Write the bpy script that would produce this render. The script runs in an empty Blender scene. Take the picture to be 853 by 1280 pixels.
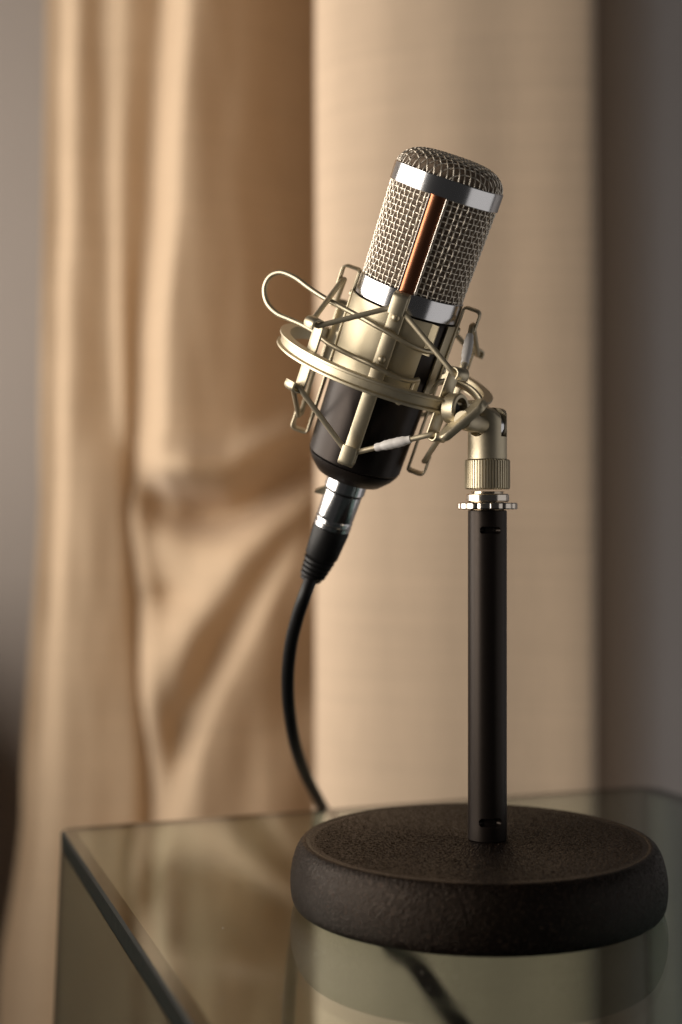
import bpy, bmesh, math, random
from mathutils import Vector, Matrix, noise
R = math.radians
random.seed(7)
scene = bpy.context.scene
col = scene.collection

# ------------------------------------------------------------------ camera
F = 1777.8                      # focal length in photograph pixels
CAMZ = 0.162                    # camera height over the glass
cam = bpy.data.cameras.new('camera')
cam.sensor_fit = 'VERTICAL'; cam.sensor_height = 36; cam.sensor_width = 24
cam.lens = 50; cam.clip_start = 0.01; cam.clip_end = 50
cam.dof.use_dof = True; cam.dof.focus_distance = 0.578; cam.dof.aperture_fstop = 3.9
cam.dof.aperture_blades = 0
camo = bpy.data.objects.new('camera', cam); col.objects.link(camo)
camo.location = (0, 0, CAMZ); camo.rotation_euler = (R(90), 0, 0)
scene.camera = camo

# ------------------------------------------------------------------ world and lamps
world = bpy.data.worlds.new('World'); scene.world = world; world.use_nodes = True
bg = world.node_tree.nodes['Background']
bg.inputs[0].default_value = (0.86, 0.82, 0.80, 1); bg.inputs[1].default_value = 0.030

def area(name, loc, target, sx, sy, power, color):
    l = bpy.data.lights.new(name, 'AREA'); l.shape = 'RECTANGLE'
    l.size = sx; l.size_y = sy; l.energy = power; l.color = color
    o = bpy.data.objects.new(name, l); col.objects.link(o)
    o.location = loc
    o.rotation_euler = (Vector(target) - Vector(loc)).to_track_quat('-Z', 'Y').to_euler()
    return o
for wy, wl, wp in ((0.11, 0.72, 16.5), (0.98, 0.88, 14.0)):     # a tall window in two lights
    area('window_light', (-1.15, wy, 0.38), (-1.15 + 1.2, wy + 0.16, 0.17), wl, 0.90, wp, (1.0, 0.91, 0.81))
area('room_light', (1.25, 0.42, -0.15), (0.05, 0.62, 0.22), 1.6, 1.4, 3.5, (1.0, 0.95, 0.92))
scene.view_settings.view_transform = 'Standard'
scene.view_settings.look = 'None'
scene.view_settings.exposure = 0.0
scene.view_settings.gamma = 1.0
scene.render.engine = 'CYCLES'
scene.cycles.use_denoising = True
scene.cycles.max_bounces = 14
scene.cycles.transmission_bounces = 12
scene.cycles.glossy_bounces = 6
scene.cycles.sample_clamp_indirect = 4.0

# ------------------------------------------------------------------ helpers
def px(x, y, d):
    "point at depth d seen at photograph pixel x, y"
    return Vector(((x - 426.5) / F * d, d, CAMZ + (640 - y) / F * d))

def tag(o, label=None, cat=None, group=None, kind=None):
    if label: o['label'] = label
    if cat: o['category'] = cat
    if group: o['group'] = group
    if kind: o['kind'] = kind
    return o

def empty(name, mat):
    o = bpy.data.objects.new(name, None); col.objects.link(o)
    o.empty_display_size = 0.02
    o.matrix_world = mat
    return o

def part(name, geo, mat, parent=None, smooth=True, angle=35, loc=None):
    vs, fs = geo
    me = bpy.data.meshes.new(name)
    me.from_pydata([tuple(v) for v in vs], [], fs)
    me.update()
    bm = bmesh.new(); bm.from_mesh(me)
    bmesh.ops.recalc_face_normals(bm, faces=bm.faces)
    bm.to_mesh(me); bm.free()
    if smooth:
        me.polygons.foreach_set('use_smooth', [True] * len(me.polygons))
        me.set_sharp_from_angle(angle=R(angle))
    me.materials.append(mat)
    o = bpy.data.objects.new(name, me); col.objects.link(o)
    if parent: o.parent = parent
    if loc is not None: o.location = loc
    return o

def join(*geos):
    V, Fc = [], []
    for vs, fs in geos:
        n = len(V); V += list(vs); Fc += [tuple(i + n for i in f) for f in fs]
    return V, Fc

def xf(geo, m):
    return [m @ Vector(v) for v in geo[0]], geo[1]

def lathe(prof, n=64, z0=True):
    "closed lathe about z of (r, z) points listed bottom to top; r=0 ends become fans"
    V, Fc, rings = [], [], []
    for r, z in prof:
        if r < 1e-7:
            rings.append([len(V)]); V.append((0, 0, z))
        else:
            b = len(V); rings.append([b + i for i in range(n)])
            for i in range(n):
                a = 2 * math.pi * i / n
                V.append((r * math.cos(a), r * math.sin(a), z))
    for A, B in zip(rings, rings[1:]):
        if len(A) == 1 and len(B) == 1: continue
        for i in range(n):
            j = (i + 1) % n
            if len(A) == 1: Fc.append((A[0], B[j], B[i]))
            elif len(B) == 1: Fc.append((A[i], A[j], B[0]))
            else: Fc.append((A[i], A[j], B[j], B[i]))
    return V, Fc

def lathe_loop(prof, n=96, a0=0.0, a1=2 * math.pi):
    "lathe of a closed profile loop (ring); open arc when a1-a0 < 2pi, ends capped"
    full = abs(a1 - a0 - 2 * math.pi) < 1e-6
    m = n if full else n + 1
    k = len(prof); V, Fc = [], []
    for i in range(m):
        a = a0 + (a1 - a0) * i / n
        for r, z in prof: V.append((r * math.sin(a), -r * math.cos(a), z))
    for i in range(n):
        i2 = (i + 1) % m
        for j in range(k):
            j2 = (j + 1) % k
            Fc.append((i * k + j, i2 * k + j, i2 * k + j2, i * k + j2))
    if not full:
        Fc.append(tuple(range(k))); Fc.append(tuple((m - 1) * k + j for j in range(k)))
    return V, Fc

def smooth_path(pts, n=8, closed=False):
    "Catmull-Rom through pts"
    P = [Vector(p) for p in pts]; out = []; N = len(P)
    segs = N if closed else N - 1
    for i in range(segs):
        if closed: a, b, c, d = P[(i - 1) % N], P[i], P[(i + 1) % N], P[(i + 2) % N]
        else:
            b, c = P[i], P[i + 1]
            a = P[i - 1] if i > 0 else b * 2 - c
            d = P[i + 2] if i + 2 < N else c * 2 - b
        for j in range(n):
            t = j / n
            out.append(0.5 * ((2 * b) + (c - a) * t + (2 * a - 5 * b + 4 * c - d) * t * t + (3 * b - a - 3 * c + d) * t ** 3))
    if not closed: out.append(P[-1])
    return out

def tube(pts, r, n=10, closed=False, radii=None):
    P = [Vector(p) for p in pts]; N = len(P)
    T = []
    for i in range(N):
        if closed: t = P[(i + 1) % N] - P[(i - 1) % N]
        else: t = P[min(i + 1, N - 1)] - P[max(i - 1, 0)]
        T.append(t.normalized())
    up = Vector((0, 0, 1)) if abs(T[0].z) < 0.9 else Vector((1, 0, 0))
    nrm = (up - T[0] * up.dot(T[0])).normalized()
    V, Fc = [], []
    for i in range(N):
        nrm = (nrm - T[i] * nrm.dot(T[i])).normalized()
        b = T[i].cross(nrm); rr = radii[i] if radii else r
        for j in range(n):
            a = 2 * math.pi * j / n
            V.append(P[i] + (nrm * math.cos(a) + b * math.sin(a)) * rr)
    for i in range(N if closed else N - 1):
        i2 = (i + 1) % N
        for j in range(n):
            j2 = (j + 1) % n
            Fc.append((i * n + j, i * n + j2, i2 * n + j2, i2 * n + j))
    if not closed:
        Fc.append(tuple(range(n))[::-1]); Fc.append(tuple((N - 1) * n + j for j in range(n)))
    return V, Fc

def strip(pts, side, w, t):
    "flat bar: rectangle w (along side) by t swept along pts, corners eased"
    P = [Vector(p) for p in pts]; N = len(P); side = Vector(side).normalized()
    V, Fc = [], []
    e = min(t, w) * 0.28
    prof = [(-w/2 + e, -t/2), (w/2 - e, -t/2), (w/2, -t/2 + e), (w/2, t/2 - e), (w/2 - e, t/2), (-w/2 + e, t/2), (-w/2, t/2 - e), (-w/2, -t/2 + e)]
    k = len(prof)
    for i in range(N):
        t1 = (P[min(i + 1, N - 1)] - P[max(i - 1, 0)]).normalized()
        s = (side - t1 * side.dot(t1)).normalized()
        nn = t1.cross(s)
        for a, b in prof: V.append(P[i] + s * a + nn * b)
    for i in range(N - 1):
        for j in range(k):
            j2 = (j + 1) % k
            Fc.append((i * k + j, (i + 1) * k + j, (i + 1) * k + j2, i * k + j2))
    Fc.append(tuple(range(k))); Fc.append(tuple((N - 1) * k + j for j in range(k)))
    return V, Fc

def basis(origin, z, x=None):
    z = Vector(z).normalized()
    x = Vector(x) if x is not None else (Vector((0, 0, 1)) if abs(z.z) < 0.9 else Vector((1, 0, 0)))
    x = (x - z * x.dot(z)).normalized(); y = z.cross(x)
    m = Matrix((x, y, z)).transposed().to_4x4(); m.translation = Vector(origin)
    return m

def dome(r, h, n=20, k=5):
    return lathe([(0, -0.0004)] + [(r, -0.0004)] + [(r * math.cos(R(90) * i / k), h * math.sin(R(90) * i / k)) for i in range(k)] + [(0, h)], n)

def box(sx, sy, sz):
    bm = bmesh.new(); bmesh.ops.create_cube(bm, size=1)
    for v in bm.verts: v.co = Vector((v.co.x * sx, v.co.y * sy, v.co.z * sz))
    bmesh.ops.bevel(bm, geom=list(bm.edges), offset=min(sx, sy, sz) * 0.18, segments=2, affect='EDGES', profile=0.5)
    bm.verts.ensure_lookup_table()
    g = ([v.co.copy() for v in bm.verts], [tuple(v.index for v in f.verts) for f in bm.faces])
    bm.free(); return g

# ------------------------------------------------------------------ materials
def mat(name, base=(0.5, 0.5, 0.5), rough=0.5, metal=0.0, **kw):
    # keyword arguments name further inputs of the shader
    m = bpy.data.materials.new(name); m.use_nodes = True
    b = m.node_tree.nodes['Principled BSDF']
    b.inputs['Base Color'].default_value = (*base, 1)
    b.inputs['Roughness'].default_value = rough
    b.inputs['Metallic'].default_value = metal
    for k, v in kw.items(): b.inputs[k.replace('_', ' ')].default_value = v
    return m

def noisy(m, scale=200, amount=0.15, bump=0.0, bscale=None, rough_amt=0.0, coord='Object', stretch=(1, 1, 1), detail=4, dist=0.0002):
    "breaks up colour, gloss and relief with object-space noise"
    nt = m.node_tree; b = nt.nodes['Principled BSDF']
    tc = nt.nodes.new('ShaderNodeTexCoord'); mp = nt.nodes.new('ShaderNodeMapping')
    mp.inputs['Scale'].default_value = stretch
    nt.links.new(tc.outputs[coord], mp.inputs[0])
    n = nt.nodes.new('ShaderNodeTexNoise'); n.inputs['Scale'].default_value = scale; n.inputs['Detail'].default_value = detail
    nt.links.new(mp.outputs[0], n.inputs['Vector'])
    c = b.inputs['Base Color'].default_value[:3]
    if amount:
        ramp = nt.nodes.new('ShaderNodeMix'); ramp.data_type = 'RGBA'
        ramp.inputs[6].default_value = (*[x * (1 - amount) for x in c], 1)
        ramp.inputs[7].default_value = (*[min(1, x * (1 + amount)) for x in c], 1)
        nt.links.new(n.outputs[0], ramp.inputs[0]); nt.links.new(ramp.outputs[2], b.inputs['Base Color'])
    if rough_amt:
        r0 = b.inputs['Roughness'].default_value
        mr = nt.nodes.new('ShaderNodeMapRange'); mr.inputs[3].default_value = max(0, r0 - rough_amt); mr.inputs[4].default_value = min(1, r0 + rough_amt)
        nt.links.new(n.outputs[0], mr.inputs[0]); nt.links.new(mr.outputs[0], b.inputs['Roughness'])
    if bump:
        n2 = nt.nodes.new('ShaderNodeTexNoise'); n2.inputs['Scale'].default_value = bscale or scale; n2.inputs['Detail'].default_value = detail
        nt.links.new(mp.outputs[0], n2.inputs['Vector'])
        bp = nt.nodes.new('ShaderNodeBump'); bp.inputs['Strength'].default_value = bump; bp.inputs['Distance'].default_value = dist
        nt.links.new(n2.outputs[0], bp.inputs['Height']); nt.links.new(bp.outputs[0], b.inputs['Normal'])
    return m

M_gold = noisy(mat('champagne_metal', (0.61, 0.54, 0.395), 0.47, 1.0), 900, 0.06, 0.05, 2600, 0.07)
M_gold2 = noisy(mat('brushed_champagne_sheet', (0.56, 0.495, 0.355), 0.52, 1.0), 70, 0.16, 0.05, 1500, 0.12)
M_cord = noisy(mat('gold_elastic', (0.58, 0.51, 0.37), 0.52, 0.8), 1200, 0.10, 0.15, 4200, 0.05)
M_chrome = noisy(mat('polished_chrome', (0.74, 0.74, 0.75), 0.17, 1.0), 60, 0.02)
M_nickel = noisy(mat('nickel_plate', (0.72, 0.66, 0.58), 0.18, 1.0), 500, 0.05, 0, None, 0.08)
M_wire = noisy(mat('grille_wire', (0.86, 0.79, 0.68), 0.46, 1.0), 300, 0.08)
M_copper = noisy(mat('copper_strip', (0.42, 0.17, 0.09), 0.26, 1.0), 120, 0.12, 0, None, 0.06, stretch=(4, 4, .4))
M_black = noisy(mat('black_lacquered_metal', (0.006, 0.005, 0.005), 0.36, Specular_IOR_Level=0.32, Specular_Tint=(1.0, 0.84, 0.75, 1)), 700, 0.15, 0.03, 2500, 0.05)
M_blackcap = noisy(mat('black_cap_metal', (0.013, 0.009, 0.007), 0.42, Specular_IOR_Level=0.35), 700, 0.15, 0.03, 2500, 0.05)
M_rubber = noisy(mat('black_rubber', (0.006, 0.0055, 0.0055), 0.46, Specular_IOR_Level=0.3), 500, 0.2, 0.04, 1500, 0.06)
M_liner = noisy(mat('dark_grille_foam', (0.19, 0.14, 0.10), 0.9), 900, 0.3, 0.3, 1500)
M_white = noisy(mat('white_shrink_tube', (0.80, 0.77, 0.74), 0.38), 400, 0.05, 0.08, 900, 0.05)
M_pole = noisy(mat('black_painted_tube', (0.006, 0.0045, 0.004), 0.38, Specular_IOR_Level=0.30, Specular_Tint=(1.0, 0.82, 0.70, 1)), 600, 0.15, 0.05, 1800, 0.06)
M_dark = mat('dark_recess', (0.006, 0.005, 0.005), 0.7)

# crackle-coated cast base
M_base = mat('black_crackle_coat', (0.022, 0.016, 0.013), 0.27, Specular_IOR_Level=0.17)
nt = M_base.node_tree; b = nt.nodes['Principled BSDF']
tc = nt.nodes.new('ShaderNodeTexCoord')
nz = nt.nodes.new('ShaderNodeTexNoise'); nz.inputs['Scale'].default_value = 1250; nz.inputs['Detail'].default_value = 3; nz.inputs['Roughness'].default_value = 0.7
nt.links.new(tc.outputs['Object'], nz.inputs['Vector'])
mg = nt.nodes.new('ShaderNodeMapRange'); mg.interpolation_type = 'SMOOTHSTEP'; mg.inputs[1].default_value = 0.40; mg.inputs[2].default_value = 0.62
nt.links.new(nz.outputs[0], mg.inputs[0])
bp = nt.nodes.new('ShaderNodeBump'); bp.inputs['Strength'].default_value = 0.5; bp.inputs['Distance'].default_value = 0.0002
nt.links.new(mg.outputs[0], bp.inputs['Height']); nt.links.new(bp.outputs[0], b.inputs['Normal'])
b.inputs['Specular Tint'].default_value = (1.0, 0.78, 0.62, 1)
n3 = nt.nodes.new('ShaderNodeTexNoise'); n3.inputs['Scale'].default_value = 60; n3.inputs['Detail'].default_value = 6
nt.links.new(tc.outputs['Object'], n3.inputs['Vector'])
mx = nt.nodes.new('ShaderNodeMix'); mx.data_type = 'RGBA'
mx.inputs[6].default_value = (0.003, 0.0021, 0.0017, 1); mx.inputs[7].default_value = (0.008, 0.0054, 0.004, 1)
nt.links.new(n3.outputs[0], mx.inputs[0])
gr = nt.nodes.new('ShaderNodeTexNoise'); gr.inputs['Scale'].default_value = 800; gr.inputs['Detail'].default_value = 2
nt.links.new(tc.outputs['Object'], gr.inputs['Vector'])
gm = nt.nodes.new('ShaderNodeMapRange'); gm.inputs[1].default_value = 0.56; gm.inputs[2].default_value = 0.70; gm.inputs[4].default_value = 0.75
nt.links.new(gr.outputs[0], gm.inputs[0])
g2 = nt.nodes.new('ShaderNodeMix'); g2.data_type = 'RGBA'; g2.inputs[7].default_value = (0.032, 0.021, 0.0145, 1)  # paler brown flecks put into the coat colour as sparkle off the grain
nt.links.new(gm.outputs[0], g2.inputs[0]); nt.links.new(mx.outputs[2], g2.inputs[6]); nt.links.new(g2.outputs[2], b.inputs['Base Color'])

# glass
M_glass = bpy.data.materials.new('clear_table_glass'); M_glass.use_nodes = True
nt = M_glass.node_tree; b = nt.nodes['Principled BSDF']
b.inputs['Base Color'].default_value = (0.53, 0.635, 0.60, 1); b.inputs['Roughness'].default_value = 0.012
b.inputs['IOR'].default_value = 1.52; b.inputs['Transmission Weight'].default_value = 1.0
tc = nt.nodes.new('ShaderNodeTexCoord'); nz = nt.nodes.new('ShaderNodeTexNoise'); nz.inputs['Scale'].default_value = 35; nz.inputs['Detail'].default_value = 8
nt.links.new(tc.outputs['Object'], nz.inputs['Vector'])
mr = nt.nodes.new('ShaderNodeMapRange'); mr.inputs[1].default_value = 0.45; mr.inputs[2].default_value = 0.72; mr.inputs[3].default_value = 0.02; mr.inputs[4].default_value = 0.07
nt.links.new(nz.outputs[0], mr.inputs[0]); nt.links.new(mr.outputs[0], b.inputs['Roughness'])
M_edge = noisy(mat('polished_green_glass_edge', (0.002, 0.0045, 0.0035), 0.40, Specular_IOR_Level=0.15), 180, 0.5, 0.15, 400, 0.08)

# cloth
def cloth(name, c, trans=0.12):
    m = mat(name, c, 0.85); nt = m.node_tree; b = nt.nodes['Principled BSDF']
    b.inputs['Sheen Weight'].default_value = 0.15; b.inputs['Sheen Roughness'].default_value = 0.5
    tc = nt.nodes.new('ShaderNodeTexCoord'); mp = nt.nodes.new('ShaderNodeMapping'); mp.inputs['Scale'].default_value = (7, 7, 330)
    n = nt.nodes.new('ShaderNodeTexNoise'); n.inputs['Scale'].default_value = 1.0; n.inputs['Detail'].default_value = 4
    nt.links.new(tc.outputs['Object'], mp.inputs[0]); nt.links.new(mp.outputs[0], n.inputs['Vector'])
    mp2 = nt.nodes.new('ShaderNodeMapping'); mp2.inputs['Scale'].default_value = (900, 900, 40)
    n2 = nt.nodes.new('ShaderNodeTexNoise'); n2.inputs['Scale'].default_value = 1.0; n2.inputs['Detail'].default_value = 3
    nt.links.new(tc.outputs['Object'], mp2.inputs[0]); nt.links.new(mp2.outputs[0], n2.inputs['Vector'])
    a = nt.nodes.new('ShaderNodeMath'); a.operation = 'ADD'
    nt.links.new(n.outputs[0], a.inputs[0]); nt.links.new(n2.outputs[0], a.inputs[1])
    mr = nt.nodes.new('ShaderNodeMapRange'); mr.inputs[1].default_value = 0.75; mr.inputs[2].default_value = 1.25
    nt.links.new(a.outputs[0], mr.inputs[0])
    mx = nt.nodes.new('ShaderNodeMix'); mx.data_type = 'RGBA'
    mx.inputs[6].default_value = (*[x * 0.94 for x in c], 1); mx.inputs[7].default_value = (*[min(1, x * 1.05) for x in c], 1)
    nt.links.new(mr.outputs[0], mx.inputs[0]); nt.links.new(mx.outputs[2], b.inputs['Base Color'])
    bp = nt.nodes.new('ShaderNodeBump'); bp.inputs['Strength'].default_value = 0.35; bp.inputs['Distance'].default_value = 0.0006
    nt.links.new(a.outputs[0], bp.inputs['Height']); nt.links.new(bp.outputs[0], b.inputs['Normal'])
    tr = nt.nodes.new('ShaderNodeBsdfTranslucent'); nt.links.new(mx.outputs[2], tr.inputs[0])
    ms = nt.nodes.new('ShaderNodeMixShader'); ms.inputs[0].default_value = trans
    out = nt.nodes['Material Output']
    nt.links.new(b.outputs[0], ms.inputs[1]); nt.links.new(tr.outputs[0], ms.inputs[2]); nt.links.new(ms.outputs[0], out.inputs[0])
    return m
M_cloth = cloth('tan_linen', (0.61, 0.455, 0.305), 0.05)
M_cloth2 = cloth('beige_linen', (0.61, 0.465, 0.33), 0.0)
M_wall = noisy(mat('taupe_plaster', (0.34, 0.30, 0.272), 0.9), 3, 0.06, 0.2, 60, 0, dist=0.002)

# ------------------------------------------------------------------ setting: wall
WY = 1.62
wall = part('wall', ([(-1.6, WY, -0.9), (1.6, WY, -0.9), (1.6, WY, 1.6), (-1.6, WY, 1.6), (-1.6, WY + .1, -0.9), (1.6, WY + .1, -0.9), (1.6, WY + .1, 1.6), (-1.6, WY + .1, 1.6)],
            [(0, 1, 2, 3), (4, 5, 6, 7), (0, 1, 5, 4), (1, 2, 6, 5), (2, 3, 7, 6), (3, 0, 4, 7)]), M_wall, smooth=False)
tag(wall, 'plain taupe grey wall behind the curtains', 'wall', kind='structure')

# added wall return at the right, its rounding and dark recess shaped for the shading
prof = [(0.264, WY)] + [(0.264 + 0.05 * (1 - math.cos(R(90) * i / 12)), 1.42 - 0.05 * math.sin(R(90) * i / 12)) for i in range(13)] + [(1.6, 1.37), (1.6, WY)]
M_wall2 = noisy(mat('grey_plaster', (0.80, 0.77, 0.76), 0.9), 3, 0.06, 0.2, 60, 0, dist=0.002)
n = len(prof)
V = [(x, y, -0.9) for x, y in prof] + [(x, y, 1.6) for x, y in prof]
Fc = [(i, (i + 1) % n, n + (i + 1) % n, n + i) for i in range(n)] + [tuple(range(n)), tuple(range(n, 2 * n))]
tag(part('wall', (V, Fc), M_wall2, angle=40), 'rounded grey wall corner, added for its shading, at the right of the straight curtain panel', 'wall', kind='structure')

# low block added out of view at the left to shade the lower wall
g = box(0.52, 0.66, 0.96)
tag(part('shade_block', ([v + Vector((-0.755, 1.285, -0.385)) for v in g[0]], g[1]), M_wall, smooth=False), 'low taupe shade block added out of view beside the gathered curtain', 'shade block', kind='structure')

# ------------------------------------------------------------------ gathered curtain
def sstep(a, b, x):
    t = max(0.0, min(1.0, (x - a) / (b - a))); return t * t * (3 - 2 * t)
def lin(x, pts):
    if x <= pts[0][0]: return pts[0][1]
    for (x0, y0), (x1, y1) in zip(pts, pts[1:]):
        if x <= x1:
            t = (x - x0) / (x1 - x0); t = t * t * (3 - 2 * t)
            return y0 + (y1 - y0) * t
    return pts[-1][1]
def her(x, pts):
    "smooth curve through pts without flat spots at the knots"
    n = len(pts)
    if x <= pts[0][0]: return pts[0][1]
    if x >= pts[-1][0]: return pts[-1][1]
    def sl(i):
        if i == 0: return (pts[1][1] - pts[0][1]) / (pts[1][0] - pts[0][0])
        if i == n - 1: return (pts[-1][1] - pts[-2][1]) / (pts[-1][0] - pts[-2][0])
        a = (pts[i][1] - pts[i - 1][1]) / (pts[i][0] - pts[i - 1][0]); b_ = (pts[i + 1][1] - pts[i][1]) / (pts[i + 1][0] - pts[i][0])
        return 0.0 if a * b_ <= 0 else 2 * a * b_ / (a + b_)
    for i in range(n - 1):
        if x <= pts[i + 1][0]:
            h_ = pts[i + 1][0] - pts[i][0]; t = (x - pts[i][0]) / h_
            return (2*t**3 - 3*t*t + 1) * pts[i][1] + (t**3 - 2*t*t + t) * h_ * sl(i) + (3*t*t - 2*t**3) * pts[i + 1][1] + (t**3 - t*t) * h_ * sl(i + 1)
def seg_sd(x, y, p, q):
    "signed distance left(-)/right(+) of a line p->q going down, and position along it"
    dx, dy = q[0] - p[0], q[1] - p[1]; L = math.hypot(dx, dy)
    t = ((x - p[0]) * dx + (y - p[1]) * dy) / L
    s = ((x - p[0]) * dy - (y - p[1]) * dx) / L
    return s, t / L

CX0 = [(-300, 70), (0, 67), (600, 60), (1000, 38), (1250, 8), (1900, -60)]
P1 = [(-300, 104), (0, 104), (600, 96), (1000, 84), (1400, 60)]
V1 = [(-300, 132), (0, 133), (400, 142), (700, 158), (1000, 172), (1400, 180)]
P2 = [(-300, 166), (0, 164), (300, 156), (600, 160), (1000, 186), (1400, 200)]
V2 = [(-300, 204), (0, 203), (250, 190), (450, 175), (620, 166), (800, 188), (1000, 204), (1400, 220)]
P3 = [(-300, 256), (0, 252), (250, 240), (450, 226), (600, 226), (1400, 250)]
def gather_depth(x, y):
    "forward relief in metres of the gathered curtain"
    x0, p1, v1, p2, v2, p3 = (lin(y, k) for k in (CX0, P1, V1, P2, V2, P3))
    low = sstep(470, 640, y)
    d1 = 0.026; d3 = 0.078
    dv1 = 0.016; d2 = 0.026 * (1 - low) + 0.003 * low; dv2 = 0.014 * (1 - low) - 0.004 * low
    prof = [(x0 - 20, d1 - 0.006), (x0 + 2, d1 - 0.0075), (x0 + 12, d1 - 0.0085), (p1, d1), (v1, dv1), (p2, d2), (v2, dv2), (p3, d3), (300, d3 - 0.020), (350, d3 - 0.052), (398, d3 - 0.098), (470, -0.16)]
    up = her(x, prof)
    if x < v2 - 10: return up
    # the upper bulge, tucked under in a deep crease near y 610
    puff = lin(x, [(v2, 0.0), (v2 + 40, 0.6), (v2 + 90, 1.0), (330, 1.0), (400, 0.6)])
    ycr = her(x, [(150, 606), (185, 604), (230, 618), (285, 622), (330, 604), (380, 578), (480, 540)])
    lipd = 0.036 * math.exp(-((y - (ycr - 34)) / 26) ** 2) * puff
    tuck = sstep(ycr - 22, ycr + 12, y)
    lower = 0.016 * lin(x, [(v2 - 6, 0.05), (v2 + 10, 0.35), (v2 + 60, 0.9), (330, 0.9), (395, 0.1), (470, -1.2)])
    lower -= 0.042 * math.exp(-((y - (ycr + 22)) / 24) ** 2) * puff
    lower += 0.011 * math.exp(-((x - v2 - 8) / 15) ** 2) * sstep(600, 660, y)            # rim of the bunch
    lower += 0.010 * math.exp(-((y - 690) / 34) ** 2) * lin(x, [(v2, 0.0), (v2 + 40, 1), (290, 1), (350, 0)])
    lower -= 0.014 * math.exp(-(((x - 214) / 30) ** 2 + ((y - 746) / 13) ** 2))
    lower += 0.013 * math.exp(-(((x - 214) / 30) ** 2 + ((y - 822) / 48) ** 2))
    for crest, h, wl, wr, ya, yb in (([(540, 436), (616, 383), (681, 328), (752, 273), (800, 240), (850, 220), (915, 196), (1000, 160)], 0.040, 40, 28, 590, 900),
                                     ([(600, 420), (698, 372), (780, 328), (867, 284), (1004, 240), (1150, 196), (1400, 120)], 0.043, 17, 66, 690, 1400),
                                     ([(800, 440), (1000, 360), (1150, 300), (1400, 200)], 0.016, 40, 40, 900, 1500)):
        xc = her(y, crest)
        s = (x - xc) * 0.76
        env = sstep(ya - 60, ya + 30, y) * (1 - 0.75 * sstep(yb - 50, yb + 60, y))
        w = wl if s < 0 else wr
        lower += h * env * math.exp(-(s / w) ** 2)
    return (up + lipd) * (1 - tuck) + lower * tuck

D0 = 1.26
nx, ny = 300, 520
V, Fc = [], []
for j in range(ny + 1):
    y = -900 + 2620 * j / ny
    x0 = lin(y, CX0)
    for i in range(nx + 1):
        x = x0 - 5 + (470 - x0 + 5) * i / nx
        yy = min(y, 1250)
        D = gather_depth(x, yy)
        D += 0.0022 * noise.noise(Vector((x / 55, y / 160, 3.1))) + 0.0012 * noise.noise(Vector((x / 24, y / 90, 9.7)))
        p = px(x, y, D0); V.append(Vector((p.x, D0 - D, p.z)))
for j in range(ny):
    for i in range(nx):
        a = j * (nx + 1) + i
        Fc.append((a, a + 1, a + nx + 2, a + nx + 1))
org = Vector((px(230, 640, D0).x, D0, -0.5))
curt = part('curtain', ([v - org for v in V], Fc), M_cloth, angle=180, loc=org)
sm = curt.modifiers.new('smooth', 'SMOOTH'); sm.factor = 0.5; sm.iterations = 12
so = curt.modifiers.new('cloth_thickness', 'SOLIDIFY'); so.thickness = 0.0012; so.offset = 1
tag(curt, 'tan linen curtain gathered into bunched diagonal folds, left of the straight panel', 'curtain')

# ------------------------------------------------------------------ straight curtain panel
path = [(0.060, 1.170), (0.022, 1.140), (-0.004, 1.085), (-0.0165, 1.030), (-0.0168, 1.000), (-0.0105, 0.983), (0.003, 0.969), (0.028, 0.955), (0.058, 0.946), (0.088, 0.941),
        (0.118, 0.938), (0.144, 0.9362), (0.158, 0.9362), (0.1645, 0.9375), (0.1685, 0.941), (0.1700, 0.949), (0.1690, 0.962), (0.168, 1.000), (0.170, 1.08), (0.176, 1.25), (0.186, 1.45), (0.192, 1.60)]  # hidden run back to the wall added to block window light on the right
pp = smooth_path([(x, y, 0) for x, y in path], 14)
nz_ = 160
V, Fc = [], []
for j in range(nz_ + 1):
    z = 1.25 - 1.80 * j / nz_
    for i, p in enumerate(pp):
        n = noise.noise(Vector((p.x * 26, z * 3.0, 1.7)))
        n2 = noise.noise(Vector((p.x * 9, z * 1.6, 7.7)))
        V.append(Vector((p.x + 0.0012 * noise.noise(Vector((z * 5, 2.2, 0))), p.y + 0.0016 * n + 0.004 * n2, z)))
k = len(pp)
for j in range(nz_):
    for i in range(k - 1):
        a = j * k + i; Fc.append((a, a + 1, a + k + 1, a + k))
org = Vector((0.08, 0.98, -0.5))
pan = part('curtain', ([v - org for v in V], Fc), M_cloth2, angle=180, loc=org)
so = pan.modifiers.new('cloth_thickness', 'SOLIDIFY'); so.thickness = 0.0012; so.offset = 0
tag(pan, 'beige linen curtain panel hanging straight and smooth right behind the microphone stand', 'curtain')

# ------------------------------------------------------------------ glass table
ang = R(19.1)
e_r = Vector((math.cos(ang), math.sin(ang), 0)); e_n = Vector((math.sin(ang), -math.cos(ang), 0))   # along the back edge; toward the camera
corner = Vector((-0.1445, 0.729, 0))
TW, TD, TT = 0.349, 0.43, 0.010
tm = Matrix((e_r, -e_n, Vector((0, 0, 1)))).transposed().to_4x4(); tm.translation = corner   # local x right, y away, z up; corner is back left
table = empty('glass_table', tm)
tag(table, 'clear glass side table with polished dark green edges under the stand', 'table')
def rounded_outline(w, d, radii, n=8):
    "corners: back-left, back-right, front-right, front-left, clockwise; y runs 0 (back) to -d"
    out = []
    for (cx, cy, a0), r in zip(((0, 0, 180), (w, 0, 90), (w, -d, 0), (0, -d, -90)), radii):
        sx = 1 if cx == 0 else -1; sy = -1 if cy == 0 else 1
        c = Vector((cx + sx * r, cy + sy * r))
        for i in range(n + 1):
            a = R(a0 - 90 * i / n); out.append((c.x + r * math.cos(a), c.y + r * math.sin(a)))
    return out
ol = rounded_outline(TW, TD, (0.007, 0.016, 0.006, 0.006))
n = len(ol); bev = 0.0011
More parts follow.
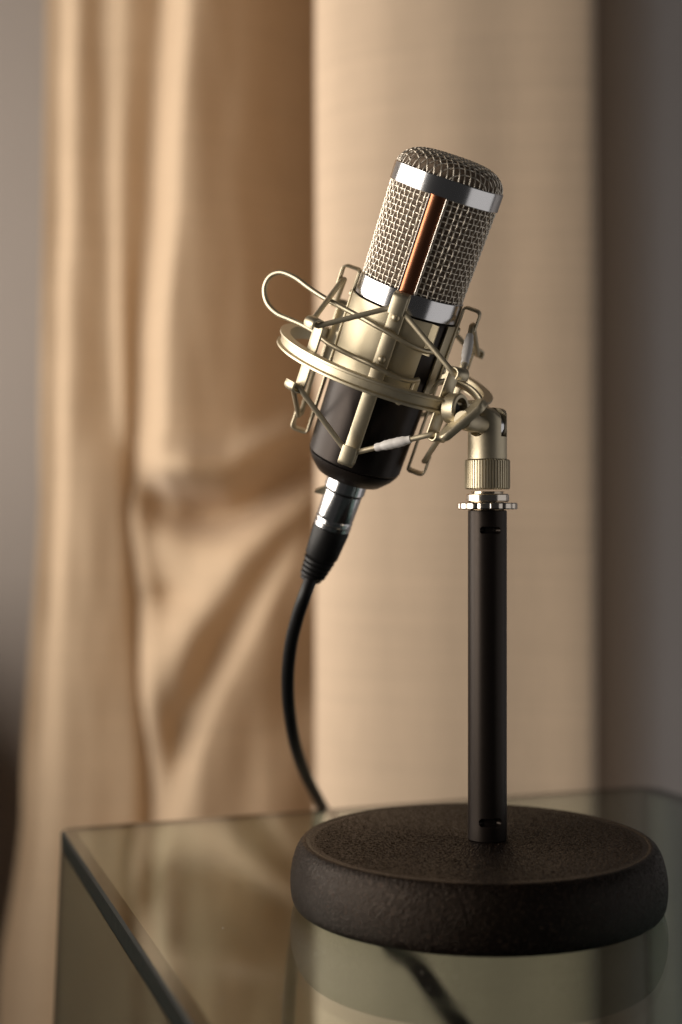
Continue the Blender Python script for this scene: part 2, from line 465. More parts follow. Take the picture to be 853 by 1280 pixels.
def inset(o, b):
    cx, cy = TW / 2, -TD / 2
    return [(x - math.copysign(b, x - cx) * (1 if abs(x - cx) > TW / 2 - 0.02 else 0), y - math.copysign(b, y - cy) * (1 if abs(y - cy) > TD / 2 - 0.02 else 0)) for x, y in o]
oi = inset(ol, bev)
V = [(x, y, -TT) for x, y in oi] + [(x, y, -TT + bev) for x, y in ol] + [(x, y, -bev) for x, y in ol] + [(x, y, 0) for x, y in oi]
Fc = [tuple(range(n))[::-1], tuple(range(3 * n, 4 * n))]
for L in range(3):
    for i in range(n):
        j = (i + 1) % n; Fc.append((L * n + i, L * n + j, (L + 1) * n + j, (L + 1) * n + i))
top = part('tabletop', (V, Fc), M_glass, table, angle=20)
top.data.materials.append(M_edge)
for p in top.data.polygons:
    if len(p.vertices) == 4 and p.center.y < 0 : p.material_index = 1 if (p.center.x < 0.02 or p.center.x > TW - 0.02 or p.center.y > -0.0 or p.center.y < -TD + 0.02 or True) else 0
# the back edge stays clear enough to see through, like the top
def side_panel(x, flare):
    t = 0.008; h = 0.42; r0 = -TT - 0.0006
    y0, y1 = -0.002, -TD + 0.004
    V = []; off = 0.0008
    for zz, f in ((r0, 0), (r0 - h, flare)):
        fb = 0.012 * (zz - r0) / -h
        V += [(x + f, y0 + fb, zz), (x + f + t, y0 + fb, zz), (x + f + t, y1 - fb, zz), (x + f, y1 - fb, zz)]
    return V, [(0, 1, 2, 3), (4, 5, 6, 7), (0, 3, 7, 4), (1, 2, 6, 5), (0, 1, 5, 4), (2, 3, 7, 6)]
for x, fl in ((0.0006, -0.016), (TW - 0.0086, 0.016)):
    o = part('side_panel', side_panel(x, fl), M_glass, table, smooth=False)
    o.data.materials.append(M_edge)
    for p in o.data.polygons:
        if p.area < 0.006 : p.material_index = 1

# ------------------------------------------------------------------ desk stand
SX, SY = 0.0607, 0.590
stand = empty('desk_stand', Matrix.Translation((SX, SY, 0)))
tag(stand, 'round black textured base with a straight black pole standing on glass', 'stand')
bprof = [(0, 0.0008), (0.0720, 0.0006), (0.0748, 0.0010), (0.0760, 0.0022), (0.0767, 0.0045), (0.0771, 0.0075), (0.0772, 0.0105), (0.0770, 0.0140), (0.0764, 0.0175), (0.0755, 0.0208), (0.0744, 0.0235), (0.0734, 0.0251),
         (0.0723, 0.0262), (0.0713, 0.0267), (0.0704, 0.0267), (0.0694, 0.0264), (0.0682, 0.0263), (0.045, 0.0264), (0.015, 0.0264), (0, 0.0264)]
# cast crackle finish: fine real grain on a dense lathe
def dense(prof, step):
    out = [prof[0]]
    for (r0, z0), (r1, z1) in zip(prof, prof[1:]):
        n = max(1, int(math.hypot(r1 - r0, z1 - z0) / step))
        if z0 < 0.0009 and z1 < 0.0009: n = 1
        out += [(r0 + (r1 - r0) * i / n, z0 + (z1 - z0) * i / n) for i in range(1, n + 1)]
    return out
sp = [(p.x, p.y) for p in smooth_path([(r, z, 0) for r, z in bprof[1:-4]], 3)]
bg_ = lathe(dense([bprof[0]] + sp + bprof[-3:], 0.00042), 900)
gv = []
for x, y, z in bg_[0]:
    r = math.hypot(x, y)
    if z > 0.0012 and r > 0.004:
        p = Vector((x, y, z))
        n = noise.noise(p * 1250) * 0.6 + noise.noise(p * 2100 + Vector((5, 3, 1))) * 0.55
        n = max(-0.3, n)
        amp_ = 0.00046 if r < 0.067 else (0.00018 if r < 0.072 and z > 0.0255 else 0.00040)
        if r < 0.0675 and z > 0.025: d = Vector((0, 0, 1))
        else: d = Vector((x / r, y / r, max(0.0, (z - 0.012) / 0.02))).normalized()
        p += d * (n * amp_); gv.append(p)
    else: gv.append(Vector((x, y, z)))
part('base', (gv, bg_[1]), M_base, stand, angle=180, loc=(-0.0044, -0.001, 0))
# pole with two slotted holes pressed into the wall
def pole_geo(r, z0, z1, slots):
    zs = set([z0, z0 + .0004, z1 - .0004, z1])
    z = z0
    while z < z1: zs.add(round(z, 5)); z += 0.004
    for sz, hh, hw in slots:
        z = sz - hh - 0.0008
        while z < sz + hh + 0.0008: zs.add(round(z, 6)); z += 0.0002
    zs = sorted(zs); n = 220; V, Fc = [], []
    for z in zs:
        for i in range(n):
            a = 2 * math.pi * i / n; rr = r
            if z <= z0 + 1e-7 or z >= z1 - 1e-7: rr = r - 0.0004
            for sz, hh, hw in slots:
                xx = r * math.sin(a) - 0.0005; front = math.cos(a) > 0
                if front:
                    dx = max(0.0, abs(xx) - (hw - hh)); dd = math.hypot(dx, z - sz) - hh
                    rr -= 0.0022 * (1 - sstep(-0.0007, 0.0001, dd))
            V.append((rr * math.sin(a), -rr * math.cos(a), z))
    for j in range(len(zs) - 1):
        for i in range(n):
            i2 = (i + 1) % n; Fc.append((j * n + i, j * n + i2, (j + 1) * n + i2, (j + 1) * n + i))
    Fc.append(tuple(range(n))); Fc.append(tuple((len(zs) - 1) * n + i for i in range(n)))
    return V, Fc
part('pole', pole_geo(0.00806, 0.0264, 0.1628, [(0.1545, 0.0014, 0.0042), (0.0345, 0.0017, 0.0046)]), M_pole, stand, angle=40)
part('thread', join(lathe([(0, 0.1628), (0.0070, 0.1628)] + [(0.0070 - 0.0006 * (i % 2), 0.1628 + 0.00055 * i) for i in range(1, 15)] + [(0, 0.1705)], 48)), M_nickel, stand, angle=20)
# scalloped lock washer
def scallop(r, amp, lobes, z0, z1, n=280, rin=0.0068):
    V, Fc = [], []
    for (dr, z) in ((0.0004, z0), (0, z0 + .0004), (0, z1 - .0004), (0.0004, z1)):
        for i in range(n):
            a = 2 * math.pi * i / n; rr = r + amp * (abs(math.cos(a * lobes / 2)) ** 0.6 * 2 - 1) - dr
            V.append((rr * math.cos(a), rr * math.sin(a), z))
    for L in range(3):
        for i in range(n):
            j = (i + 1) % n; Fc.append((L * n + i, L * n + j, (L + 1) * n + j, (L + 1) * n + i))
    b = len(V)
    for z in (z0, z1):
        for i in range(n):
            a = 2 * math.pi * i / n; V.append((rin * math.cos(a), rin * math.sin(a), z))
    for i in range(n):
        j = (i + 1) % n
        Fc += [(i, j, b + j, b + i), (3 * n + i, 3 * n + j, b + n + j, b + n + i), (b + i, b + j, b + n + j, b + n + i)]
    return V, Fc
part('lock_washer', scallop(0.0122, 0.0003, 14, 0.1631, 0.1658), M_nickel, stand, angle=30)
part('lock_nut', lathe([(0.0068, 0.1661), (0.0084, 0.1661), (0.0090, 0.1667), (0.0090, 0.1690), (0.0085, 0.1695), (0.0068, 0.1695)], 64), M_nickel, stand, angle=30)

# ------------------------------------------------------------------ frame of the tilted microphone
K = 1.03
P0 = px(443.7, 573.7, 0.60 * K)
P1_ = px(558.5, 233, 0.566 * K)
A = (P1_ - P0).normalized()
W = Vector((0, -1, 0)); W = (W - A * W.dot(A)).normalized()
U = A.cross(W)
MM = Matrix((U, -W, A)).transposed().to_4x4(); MM.translation = P0
MI = MM.inverted()
def cyl(th, r, s):
    t = R(th); return Vector((r * K * math.sin(t), -r * K * math.cos(t), s * K))
CAMP = MI @ Vector((0, 0, CAMZ))
def on_cyl(x, y, r):
    "nearest point of the local cylinder of radius r seen at pixel"
    q = MI @ px(x, y, 1.0); d = (q - CAMP)
    a = d.x ** 2 + d.y ** 2; bb = 2 * (CAMP.x * d.x + CAMP.y * d.y); c = CAMP.x ** 2 + CAMP.y ** 2 - (r * K) ** 2
    D = bb * bb - 4 * a * c
    if D < 0: D = 0
    return CAMP + d * ((-bb - math.sqrt(D)) / (2 * a))
def lpx(x, y, d): return MI @ px(x, y, d)
def kp(prof): return [(r * K, z * K) for r, z in prof]

# ------------------------------------------------------------------ microphone
mic = empty('microphone', MM)
tag(mic, 'condenser microphone with silver mesh head, chrome bands and black body, tilted in its mount', 'microphone')
RB, RT = 0.0200, 0.0213      # body radius at the bottom and under the band
part('body', lathe(kp([(0, -0.0005), (0.0195, -0.0005), (RB, 0.0002), (RT, 0.0668), (0.0208, 0.0676), (0, 0.0676)]), 96), M_black, mic, angle=25)
part('body_cap', lathe(kp([(0, -0.0082), (0.0132, -0.0082), (0.0140, -0.0079), (0.0178, -0.0040), (0.0194, -0.0014), (0.0196, -0.0008), (0, -0.0008)]), 96), M_blackcap, mic, angle=30)
part('socket_ring', lathe(kp([(0, -0.0143), (0.0084, -0.0143), (0.0088, -0.0139), (0.0088, -0.0085), (0, -0.0085)]), 64), M_chrome, mic, angle=30)
def band(r, z0, z1):
    return lathe(kp([(r - .0016, z0), (r - .0003, z0), (r, z0 + .0003), (r, z1 - .0003), (r - .0003, z1), (r - .0016, z1)]), 128)
GZ0, GZ1 = 0.0762, 0.1144
part('lower_band', band(0.0219, 0.0678, GZ0), M_chrome, mic, angle=40)
part('upper_band', band(0.0226, GZ1 + .0002, 0.1221), M_chrome, mic, angle=40)
part('grille_liner', lathe(kp([(0, 0.066), (0.0193, 0.066), (0.0199, 0.118), (0.0196, 0.1226), (0.0170, 0.1268), (0.012, 0.1285), (0, 0.1288)]), 64), M_liner, mic)
# woven head: hoops and uprights
NV, NH = 60, 17
WR = 0.00030 * K
def grille_r(s): return 0.0209 + 0.0008 * (s - GZ0) / (GZ1 - GZ0)
geos = []
amp = 0.00027
for h in range(NH):
    s = GZ0 + (GZ1 - GZ0) * (h + 0.35) / NH; pts = []
    m = NV * 6
    jr = random.uniform(-0.00008, 0.00008)
    for i in range(m):
        th = 360 * i / m; ph = math.cos(math.pi * (i / 6) + math.pi * h)
        pts.append(cyl(th, grille_r(s) + amp * ph, s + jr))
    geos.append(tube(pts, WR, 5, closed=True))
for v in range(NV):
    pts = []; m = NH * 6
    jt = random.uniform(-0.3, 0.3)
    for i in range(-3, m + 3):
        s = GZ0 + (GZ1 - GZ0) * (i / 6 + 0.35) / NH
        ph = -math.cos(math.pi * (i / 6) + math.pi * v)
        pts.append(cyl(360 * v / NV + jt, grille_r(s) + amp * ph, s))
    geos.append(tube(pts, WR, 5))
tag(part('grille_mesh', join(*geos), M_wire, mic, angle=180), kind='stuff')
# domed woven top
def dome_z(r):
    t = min(1.0, r / 0.0219); return 0.1205 + 0.0095 * (1 - t ** 4) ** (1 / 2.0)
geos = []
pitch = 0.00225; half = 0.0218; cnt = int(half / pitch)
for ax in (0, 1):
    for i in range(-cnt, cnt + 1):
        c = i * pitch; L = math.sqrt(max(0, half ** 2 - c * c))
        if L < 0.003: continue
        m = int(L * 2 / (pitch / 6)); pts = []
        for q in range(m + 1):
            # finer toward the ends where the dome drops
            e = -1 + 2 * q / m; e = math.sin(e * math.pi / 2) * 0.55 + e * 0.45
            t = L * e
            ph = math.cos(math.pi * t / pitch) * (1 if i % 2 == 0 else -1) * (1 if ax == 0 else -1)
            x, y = (t, c) if ax == 0 else (c, t)
            ca, sa = math.cos(R(22)), math.sin(R(22))
            x, y = x * ca - y * sa, x * sa + y * ca
            r = math.hypot(x, y); z = dome_z(r)
            nrm = Vector((x, y, 0.012 if r < 0.016 else 0.006)).normalized() if r > 0.008 else Vector((0, 0, 1))
            p = Vector((x, y, z)) + nrm * amp * ph
            pts.append(p * K)
        geos.append(tube(pts, WR * 0.9, 5))
tag(part('dome_mesh', join(*geos), M_wire, mic, angle=180), kind='stuff')
# copper strip up the front
V, Fc = [], []
for s_, r_ in ((GZ0 - .0002, 0.0216), (GZ0 + 0.0005, 0.0216), (GZ1 + .0001, 0.0222), (GZ1 + .0006, 0.0222)):
    for i in range(13):
        q = -1 + 2 * i / 12
        V.append(cyl(-4.5, 1, 0).normalized() * (r_ + 0.0010 - 0.0008 * q * q) * K + cyl(85.5, 1, 0).normalized() * q * 0.0030 * K + Vector((0, 0, s_ * K)))
    for q in (1, -1): V.append(cyl(-4.5, 1, 0).normalized() * (r_ - 0.0010) * K + cyl(85.5, 1, 0).normalized() * q * 0.0030 * K + Vector((0, 0, s_ * K)))
for j in range(3):
    for i in range(15):
        i2 = (i + 1) % 15; Fc.append((j * 15 + i, j * 15 + i2, j * 15 + 15 + i2, j * 15 + 15 + i))
Fc += [tuple(range(15)), tuple(45 + i for i in range(15))]
part('front_strip', (V, Fc), M_copper, mic, angle=30)
for sg in (-1, 1):
    a = -4.5 + sg * 8.6
    part('strip_edge', strip([cyl(a, 0.02165, GZ0 - 0.0002), cyl(a, 0.02225, GZ1 + .0004)], cyl(a + 90, 1, 0), 0.00035 * K, 0.0021 * K), M_nickel, mic, smooth=False)

# ------------------------------------------------------------------ shock mount
mount = empty('shock_mount', MM)
tag(mount, 'champagne gold shock mount ring with elastic cords and wire handle holding the microphone', 'shock mount')
SR = 0.0408                                     # ring height along the axis
RR = 0.0440
# channel-section ring
ringp = kp([(RR - .0021, SR - .0029), (RR + .0019, SR - .0029), (RR + .0021, SR - .0027), (RR + .0021, SR - .0019), (RR + .0017, SR - .0016), (RR + .0008, SR - .0014), (RR + .0008, SR + .0014),
            (RR + .0017, SR + .0016), (RR + .0021, SR + .0019), (RR + .0021, SR + .0027), (RR + .0019, SR + .0029), (RR - .0019, SR + .0029), (RR - .0021, SR + .0027), (RR - .0021, SR - .0027)])
part('ring', lathe_loop(ringp, 200), M_gold, mount, angle=25)
# body clamp sleeve: two halves with a gap at the right front
def sleeve(a0, a1, s0, s1, r0, r1, t=0.0008):
    prof = [(r0, s0), (r0 + t, s0), (r1 + t, s1), (r1, s1)]
    return lathe_loop(kp(prof), 90, R(a0), R(a1))
def rs(s): return RB + (RT - RB) * s / 0.0668 + 0.0003
part('clamp_sleeve', sleeve(-180, 33, 0.0375, 0.0672, rs(0.0375), rs(0.0672)), M_gold2, mount, angle=30)
part('clamp_sleeve', sleeve(57, 176, 0.0375, 0.0672, rs(0.0375), rs(0.0672)), M_gold2, mount, angle=30)
part('sleeve_flange', strip([cyl(34.5, 0.0226, 0.0545), cyl(34.5, 0.0226, 0.0672)], cyl(70, 1, 0), 0.0050 * K, 0.0007 * K), M_gold2, mount, smooth=False)
# inner bars with curled hook ends
TH_IN = (-6, 84, 174, 264)
TH_OUT = (-46, 39, 129, 219)
def inner_bar(th):
    side = cyl(th + 90, 1, 0)
    r = 0.0226
    half = [(r + .0070, 0.0676), (r + .0070, 0.0710), (r + .0070, 0.0740), (r + .0065, 0.0751), (r + .0054, 0.0756), (r + .0034, 0.0756), (r + .0013, 0.0756), (r + .0003, 0.0752), (r, 0.0742), (r, 0.0715), (r, 0.060), (r, 0.040)]
    pts = half + [(a, 0.0794 - b_) for a, b_ in half[::-1][1:]]
    return strip([cyl(th, a, b_) for a, b_ in smooth2(pts)], side, 0.0062 * K, 0.0009 * K)
def smooth2(pts):
    return [(p.x, p.y) for p in smooth_path([(a, b_, 0) for a, b_ in pts], 4)]
def outer_bar(th):
    side = cyl(th + 90, 1, 0); r = RR - 0.0028
    pts = [(r + .0052, 0.0528), (r + .0056, 0.0545), (r + .0050, 0.0558), (r + .0036, 0.0564), (r + .0014, 0.0562), (r + .0002, 0.0552), (r, 0.0530), (r, 0.041), (r, 0.0300), (r + .0002, 0.0278), (r + .0014, 0.0268), (r + .0036, 0.0266), (r + .0050, 0.0272), (r + .0056, 0.0285), (r + .0052, 0.0302)]
    return strip([cyl(th, a, b_) for a, b_ in smooth2(pts)], side, 0.0060 * K, 0.0010 * K)
for th in TH_IN: part('inner_bar', inner_bar(th), M_gold, mount, angle=50)
for th in TH_OUT: part('outer_bar', outer_bar(th), M_gold, mount, angle=50)
for th in TH_IN:
    for s in (0.0655, 0.0480):
        o = part('rivet', xf(dome(0.00165 * K, 0.0011 * K), basis(cyl(th, 0.0231, s), cyl(th, 1, 0))), M_gold, mount)
# elastic zigzags
def zig(s_in, s_out, r_in, r_out):
    pts = []
    order = [(-46, 1), (-6, 0), (39, 1), (84, 0), (129, 1), (174, 0), (219, 1), (264, 0)]
    N = len(order)
    for i, (th, o) in enumerate(order):
        r, s = (r_out, s_out) if o else (r_in, s_in)
        dlt = 3.0 if o else 5.2
        dr = 0.0006
        pts += [cyl(th - dlt, r - dr, s), cyl(th, r, s), cyl(th + dlt, r - dr, s)]
    out = []
    M_ = len(pts)
    for i in range(M_):
        a, b_ = pts[i], pts[(i + 1) % M_]
        nseg = 8 if (i % 3 == 2) else 3
        for k_ in range(nseg): out.append(a.lerp(b_, k_ / nseg))
    return out, pts
top_c, top_p = zig(0.0694, 0.0542, 0.0288, 0.0446)
bot_c, bot_p = zig(0.0100, 0.0288, 0.0288, 0.0446)
part('elastic_cord', tube(top_c, 0.00112 * K, 10, closed=True), M_cord, mount, angle=180)
part('elastic_cord', tube(bot_c, 0.00112 * K, 10, closed=True), M_cord, mount, angle=180)
def shrink(a, b_, t0, t1):
    pts = [a.lerp(b_, t0 + (t1 - t0) * i / 14) for i in range(15)]
    rad = []
    for i in range(15):
        q = i / 14; rr = 0.00165 if (q < 0.22 or q > 0.80) else 0.0020
        if i in (0, 14): rr = 0.0015
        rad.append(rr * K * (1 + 0.05 * math.sin(i * 2.3)))
    return tube(pts, 0, 14, radii=rad)
# top: between outer 39 and inner 84; bottom: between inner -6 and outer 39
part('shrink_tube', shrink(top_p[8], top_p[9], 0.22, 0.80), M_white, mount)
part('shrink_tube', shrink(bot_p[5], bot_p[6], 0.26, 0.72), M_white, mount)
# squeeze handle wire
def hand(pts):
    out = []
    for x, y, d in pts:
        out.append(on_cyl(x, y, 0.0245) if d is None else lpx(x, y, d))
    return out
dT = (MM @ on_cyl(452, 398, 0.0245)).y; dB = (MM @ on_cyl(440, 447, 0.0245)).y
hp = hand([(543, 440, None), (530, 438.5, None), (512, 431, None), (490, 418, None), (470, 407, None), (452, 397, None)]) + \
     [lpx(x, y, dT + 0.00018 * (452 - x)) for x, y in ((436, 388.5), (420, 380), (402, 370), (385, 358.5), (370, 347.5), (352, 340.5), (338, 345.5), (331, 360), (334, 378), (346, 391.5), (362, 399), (378, 406), (394, 415.5), (412, 430))] + \
     hand([(440, 444.5, None), (462, 454.5, None), (482, 465, None), (500, 473, None), (515, 476, None), (524, 474.5, None)])
part('wire_handle', tube(smooth_path(hp, 5), 0.00108 * K, 10), M_gold, mount, angle=180)
part('clip_block', xf(box(0.0026 * K, 0.0022 * K, 0.0052 * K), basis(on_cyl(519, 482, 0.0236), (0, 0, 1), cyl(25, 1, 0))), M_gold, mount)
# small studs under the ring
for th in (12, -60):
    part('stud', xf(dome(0.0013 * K, 0.0010 * K), basis(cyl(th, RR, SR - 0.0028), (0, 0, -1))), M_gold, mount)

# swivel joint: world-space pieces brought into the mount's frame
CC = Vector((SX, SY, 0.1975))                   # centre of the clevis pin
lug = px(569.5, 511, 0.571)
lev = px(579, 525, 0.5635)                      # hub of the clamp lever
h = (lev - CC).normalized()
def wpart(name, geo, m, **kw): return part(name, xf(geo, MI), m, mount, **kw)
# clevis: rounded-top cylinder, slotted across the pin, bored for it
def clevis():
    r = 0.0081; z0, zt = 0.1839, 0.2055
    hx = Vector((-0.63, -0.776, 0)).normalized(); tx = Vector((-hx.y, hx.x, 0))
    zs = [z0, z0 + .004, z0 + .008] + [zt - r * 0.95 + r * 0.95 * math.sin(R(90) * i / 14) for i in range(15)]
    n = 72; V, Fc = [], []
    for z in zs:
        q = (z - (zt - r * 0.95)) / (r * 0.95)
        w = r if q <= 0 else r * math.sqrt(max(0.0, 1 - q * q)) + 0.0003
        for i in range(n):
            a = 2 * math.pi * i / n
            ph_, pt_ = r * math.cos(a), r * math.sin(a)
            pt_ = max(-w, min(w, pt_))
            p = hx * ph_ + tx * pt_; V.append(Vector((SX + p.x, SY + p.y, z)))
    for j in range(len(zs) - 1):
        for i in range(n):
            i2 = (i + 1) % n; Fc.append((j * n + i, j * n + i2, (j + 1) * n + i2, (j + 1) * n + i))
    Fc.append(tuple(range(n))); Fc.append(tuple((len(zs) - 1) * n + i for i in range(n)))
    return V, Fc, hx, tx
cv, cf, hx, tx = clevis()
def boolean(o, geos):
    cut = []
    for g in geos:
        c = part('cutter', g, M_gold, None, smooth=False); cut.append(c)
        md = o.modifiers.new('cut', 'BOOLEAN'); md.operation = 'DIFFERENCE'; md.solver = 'EXACT'; md.object = c
    bpy.context.view_layer.update()
    dg = bpy.context.evaluated_depsgraph_get()
    me = bpy.data.meshes.new_from_object(o.evaluated_get(dg))
    o.modifiers.clear(); o.data = me
    for c in cut: bpy.data.objects.remove(c, do_unlink=True)
cl = part('clevis', (cv, cf), M_gold, None, smooth=False)
slot = xf(([Vector((x, y, z)) for x in (-.5, .5) for y in (-.5, .5) for z in (-.5, .5)], [(0, 1, 3, 2), (4, 5, 7, 6), (0, 1, 5, 4), (2, 3, 7, 6), (0, 2, 6, 4), (1, 3, 7, 5)]),
          basis(Vector((SX, SY, 0.2003)) - hx * 0.0006, (0, 0, 1), hx) @ Matrix.Diagonal((0.0046, 0.03, 0.0145, 1)))
bore = xf(lathe([(0, -0.02), (0.0045, -0.02), (0.0045, 0.02), (0, 0.02)], 40), basis(CC, hx))
boolean(cl, [slot, bore])
cl.data.transform(MI); cl.parent = mount
cl.data.polygons.foreach_set('use_smooth', [True] * len(cl.data.polygons)); cl.data.set_sharp_from_angle(angle=R(30))
# tongue disc inside the slot
wpart('tongue', xf(lathe([(0, -0.0018), (0.0066, -0.0018), (0.0070, -0.0013), (0.0070, 0.0013), (0.0066, 0.0018), (0, 0.0018)], 40), basis(CC - hx * 0.0006, hx)), M_chrome, angle=30)
# pin from the clevis out to the ring lug
L = (lev - CC).length
wpart('pivot_pin', xf(lathe([(0, -0.006), (0.0034, -0.006), (0.0034, L * 0.60), (0.0040, L * 0.61), (0.0040, L * 0.86), (0.0036, L * 0.90), (0.0036, L * 1.02), (0, L * 1.02)], 40), basis(CC, h)), M_gold, angle=30)
# collar on the ring, open toward the clevis
cdir = Vector((0.80, -0.58, -0.10)).normalized()
wpart('collar', xf(lathe([(0.0038, -0.0030), (0.0056, -0.0033), (0.0062, -0.0028), (0.0063, 0.0020), (0.0059, 0.0027), (0.0046, 0.0028), (0.0043, 0.0022), (0.0043, -0.0012), (0, -0.0012)], 56), basis(lug, cdir)), M_gold, angle=30)
wpart('collar_screw', xf(lathe([(0, -0.0012), (0.0026, -0.0012), (0.0026, 0.0004), (0.0022, 0.0008), (0, 0.0008)], 6), basis(lug, cdir)), M_dark, smooth=False)
# clamp lever
lc = lev
ll = Vector((0.83, 0.05, 0.56)); ll = (ll - h * ll.dot(h)).normalized()
rot = Matrix.Rotation(R(-56), 3, ll); ln = rot @ h; wd = ln.cross(ll)
def lever():
    Lh, wdt, t = 0.0118, 0.0040, 0.0016
    out = []
    for i in range(13):
        a = R(-90 + 180 * i / 12); out.append((Lh - wdt + wdt * math.cos(a), wdt * math.sin(a)))
    for i in range(13):
        a = R(90 + 180 * i / 12); out.append((-Lh + wdt + wdt * math.cos(a), wdt * math.sin(a)))
    n = len(out); V, Fc = [], []
    for (e, z) in ((0.0006, -t), (0, -t + 0.0006), (0, t - 0.0006), (0.0006, t)):
        for x, y in out:
            l = math.hypot(x, y); V.append(Vector((x * (1 - e / l), y * (1 - e / l), z)))
    for Lr in range(3):
        for i in range(n):
            j = (i + 1) % n; Fc.append((Lr * n + i, Lr * n + j, (Lr + 1) * n + j, (Lr + 1) * n + i))
    Fc.append(tuple(range(n))[::-1]); Fc.append(tuple(3 * n + i for i in range(n)))
    return V, Fc
lev_m = Matrix((ll, wd, ln)).transposed().to_4x4(); lev_m.translation = lc
wpart('lever', xf(lever(), lev_m), M_gold, angle=35)
# yoke arm behind the collar, from the ring to the pin
ya = [px(541, 488, 0.590), px(546, 480, 0.594), px(556, 477, 0.596), (px(572, 479, 0.596)), px(588, 487, 0.594), px(599, 499, 0.591), px(603, 512, 0.589)]
wpart('yoke_arm', strip(smooth_path(ya, 5), Vector((0.25, -0.9, 0.35)), 0.0046, 0.0014), M_gold, angle=50)
# knurled coupling nut under the clevis
def knurl(r, z0, z1, ribs=48, n_per=8):
    n = ribs * n_per; V, Fc = [], []
    for (dr, z) in ((0.0005, z0), (0, z0 + 0.0005), (0, z1 - 0.0005), (0.0005, z1)):
        for i in range(n):
            a = 2 * math.pi * i / n; q = (i % n_per) / n_per
            rr = r - dr - (0.00045 if 0.55 < q < 0.95 else 0.0)
            V.append((SX + rr * math.cos(a), SY + rr * math.sin(a), z))
    for Lr in range(3):
        for i in range(n):
            j = (i + 1) % n; Fc.append((Lr * n + i, Lr * n + j, (Lr + 1) * n + j, (Lr + 1) * n + i))
    Fc.append(tuple(range(n))[::-1]); Fc.append(tuple(3 * n + i for i in range(n)))
    return [Vector(v) for v in V], Fc
wpart('knurled_nut', knurl(0.0094, 0.1714, 0.1837), M_gold, angle=30)

# ------------------------------------------------------------------ cable
plugm = MM.copy()
cable = empty('microphone_cable', plugm)
tag(cable, 'black microphone cable with chrome plug hanging down behind the glass table', 'cable')
part('plug_shell', lathe(kp([(0, -0.0318), (0.0076, -0.0318), (0.0080, -0.0314), (0.0081, -0.0296), (0.0077, -0.0292), (0.0077, -0.0286), (0.0081, -0.0282), (0.0081, -0.0275), (0.0078, -0.0270), (0.0080, -0.0262), (0.0082, -0.0152), (0.0079, -0.0148), (0, -0.0148)]), 64), M_chrome, cable, angle=25)
part('seal_ring', lathe(kp([(0, -0.0149), (0.0083, -0.0149), (0.0083, -0.0142), (0, -0.0142)]), 48), M_rubber, cable, angle=25)
bootp = [(0, -0.0575)] + [(0.0046, -0.0575), (0.0048, -0.0562)] 
for i in range(4):
    z = -0.0556 + i * 0.0023; r = 0.0053 + i * 0.00035
    bootp += [(r, z), (r + .0003, z + 0.0004), (r + .0003, z + 0.0015), (r - 0.0003, z + 0.0019)]
bootp += [(0.0068, -0.0460), (0.0072, -0.0452), (0.0080, -0.0330), (0.0078, -0.0319), (0, -0.0319)]
boot = lathe(kp(bootp), 56)
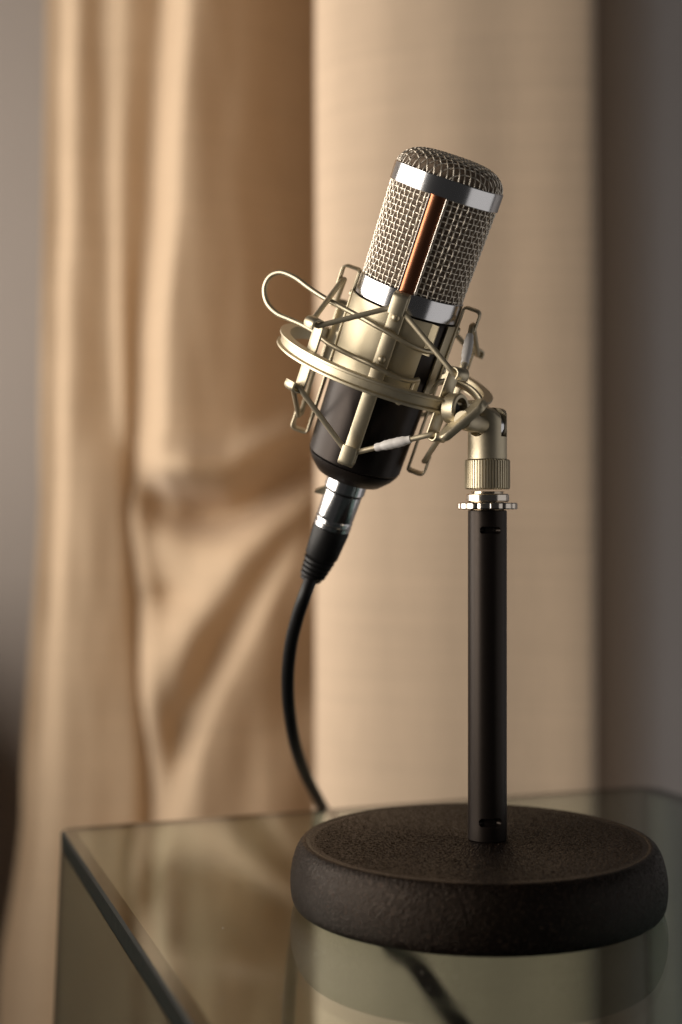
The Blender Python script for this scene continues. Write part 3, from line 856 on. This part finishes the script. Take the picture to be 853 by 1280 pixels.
# the boot droops slightly toward the cable
bv = []
for v in boot[0]:
    v = Vector(v); q = max(0, (-v.z / K - 0.034) / 0.024); v = v + Vector((-0.0016, 0.0006, 0)) * q * q; bv.append(v)
part('boot', (bv, boot[1]), M_rubber, cable, angle=25)
part('latch_tab', ([cyl(-80, .0078, -.0148), cyl(-80, .0118, -.0182), cyl(-80, .0116, -.0190), cyl(-80, .0080, -.0190), cyl(-100, .0078, -.0148), cyl(-100, .0118, -.0182), cyl(-100, .0116, -.0190), cyl(-100, .0080, -.0190)],
                   [(0, 1, 2, 3), (4, 5, 6, 7), (0, 1, 5, 4), (1, 2, 6, 5), (2, 3, 7, 6), (3, 0, 4, 7)]), M_gold, cable, smooth=False)
be = MM @ (cyl(0, 0, -0.053) + Vector((-0.0012, 0.0004, 0)))
cp = [be, px(382, 742, 0.632), px(372.5, 770, 0.637), px(364, 805, 0.646), px(360, 845, 0.657), px(361.5, 885, 0.672), px(369, 930, 0.697), px(382, 968, 0.735), px(398, 999, 0.775), px(410, 1022, 0.795), px(430, 1070, 0.80), px(455, 1130, 0.80), px(476, 1178, 0.80),
      px(489, 1206, 0.80), px(512, 1222, 0.80), px(530, 1247, 0.80), px(552, 1280, 0.80), px(600, 1350, 0.80), px(640, 1500, 0.80)]
ret = [px(470, 1120, 0.812), px(482, 1165, 0.808), px(492, 1190, 0.802), px(505, 1202, 0.797), px(522, 1217, 0.796), px(541, 1242, 0.796), px(563, 1274, 0.796), px(612, 1346, 0.796), px(650, 1500, 0.80)]
part('cord', tube(smooth_path([MI @ p for p in ret], 10), 0.0030, 14), M_rubber, cable, angle=180)
cp = [MI @ p for p in cp]
part('cord', tube(smooth_path(cp, 10), 0.0030, 14), M_rubber, cable, angle=180)

# ------------------------------------------------------------------ dust on the glass
rnd = random.Random(21); geos = []
M_dust = mat('pale_dust', (0.42, 0.38, 0.33), 0.95)
while len(geos) < 420:
    u, v = rnd.uniform(0.01, TW - 0.01), -rnd.uniform(0.004, 0.36)
    p = tm @ Vector((u, v, 0))
    if math.hypot(p.x - SX, p.y - SY) < 0.080: continue
    r = rnd.choice((0.00007, 0.0001, 0.00013, 0.0002)) * rnd.uniform(0.7, 1.3); a = rnd.uniform(0, 6.28); e = rnd.choice((1, 1, 1.6, 4))
    dx, dy = Vector((math.cos(a), math.sin(a), 0)) * r * e, Vector((-math.sin(a), math.cos(a), 0)) * r
    c = p + Vector((0, 0, r * 0.6 + 0.00002)); dz = Vector((0, 0, r * 0.6))
    geos.append(([c + dx, c + dy, c - dx, c - dy, c + dz, c - dz], [(0, 1, 4), (1, 2, 4), (2, 3, 4), (3, 0, 4), (1, 0, 5), (2, 1, 5), (3, 2, 5), (0, 3, 5)]))
tag(part('dust', join(*geos), M_dust, smooth=False), 'fine pale dust specks scattered over the glass tabletop', 'dust', kind='stuff')
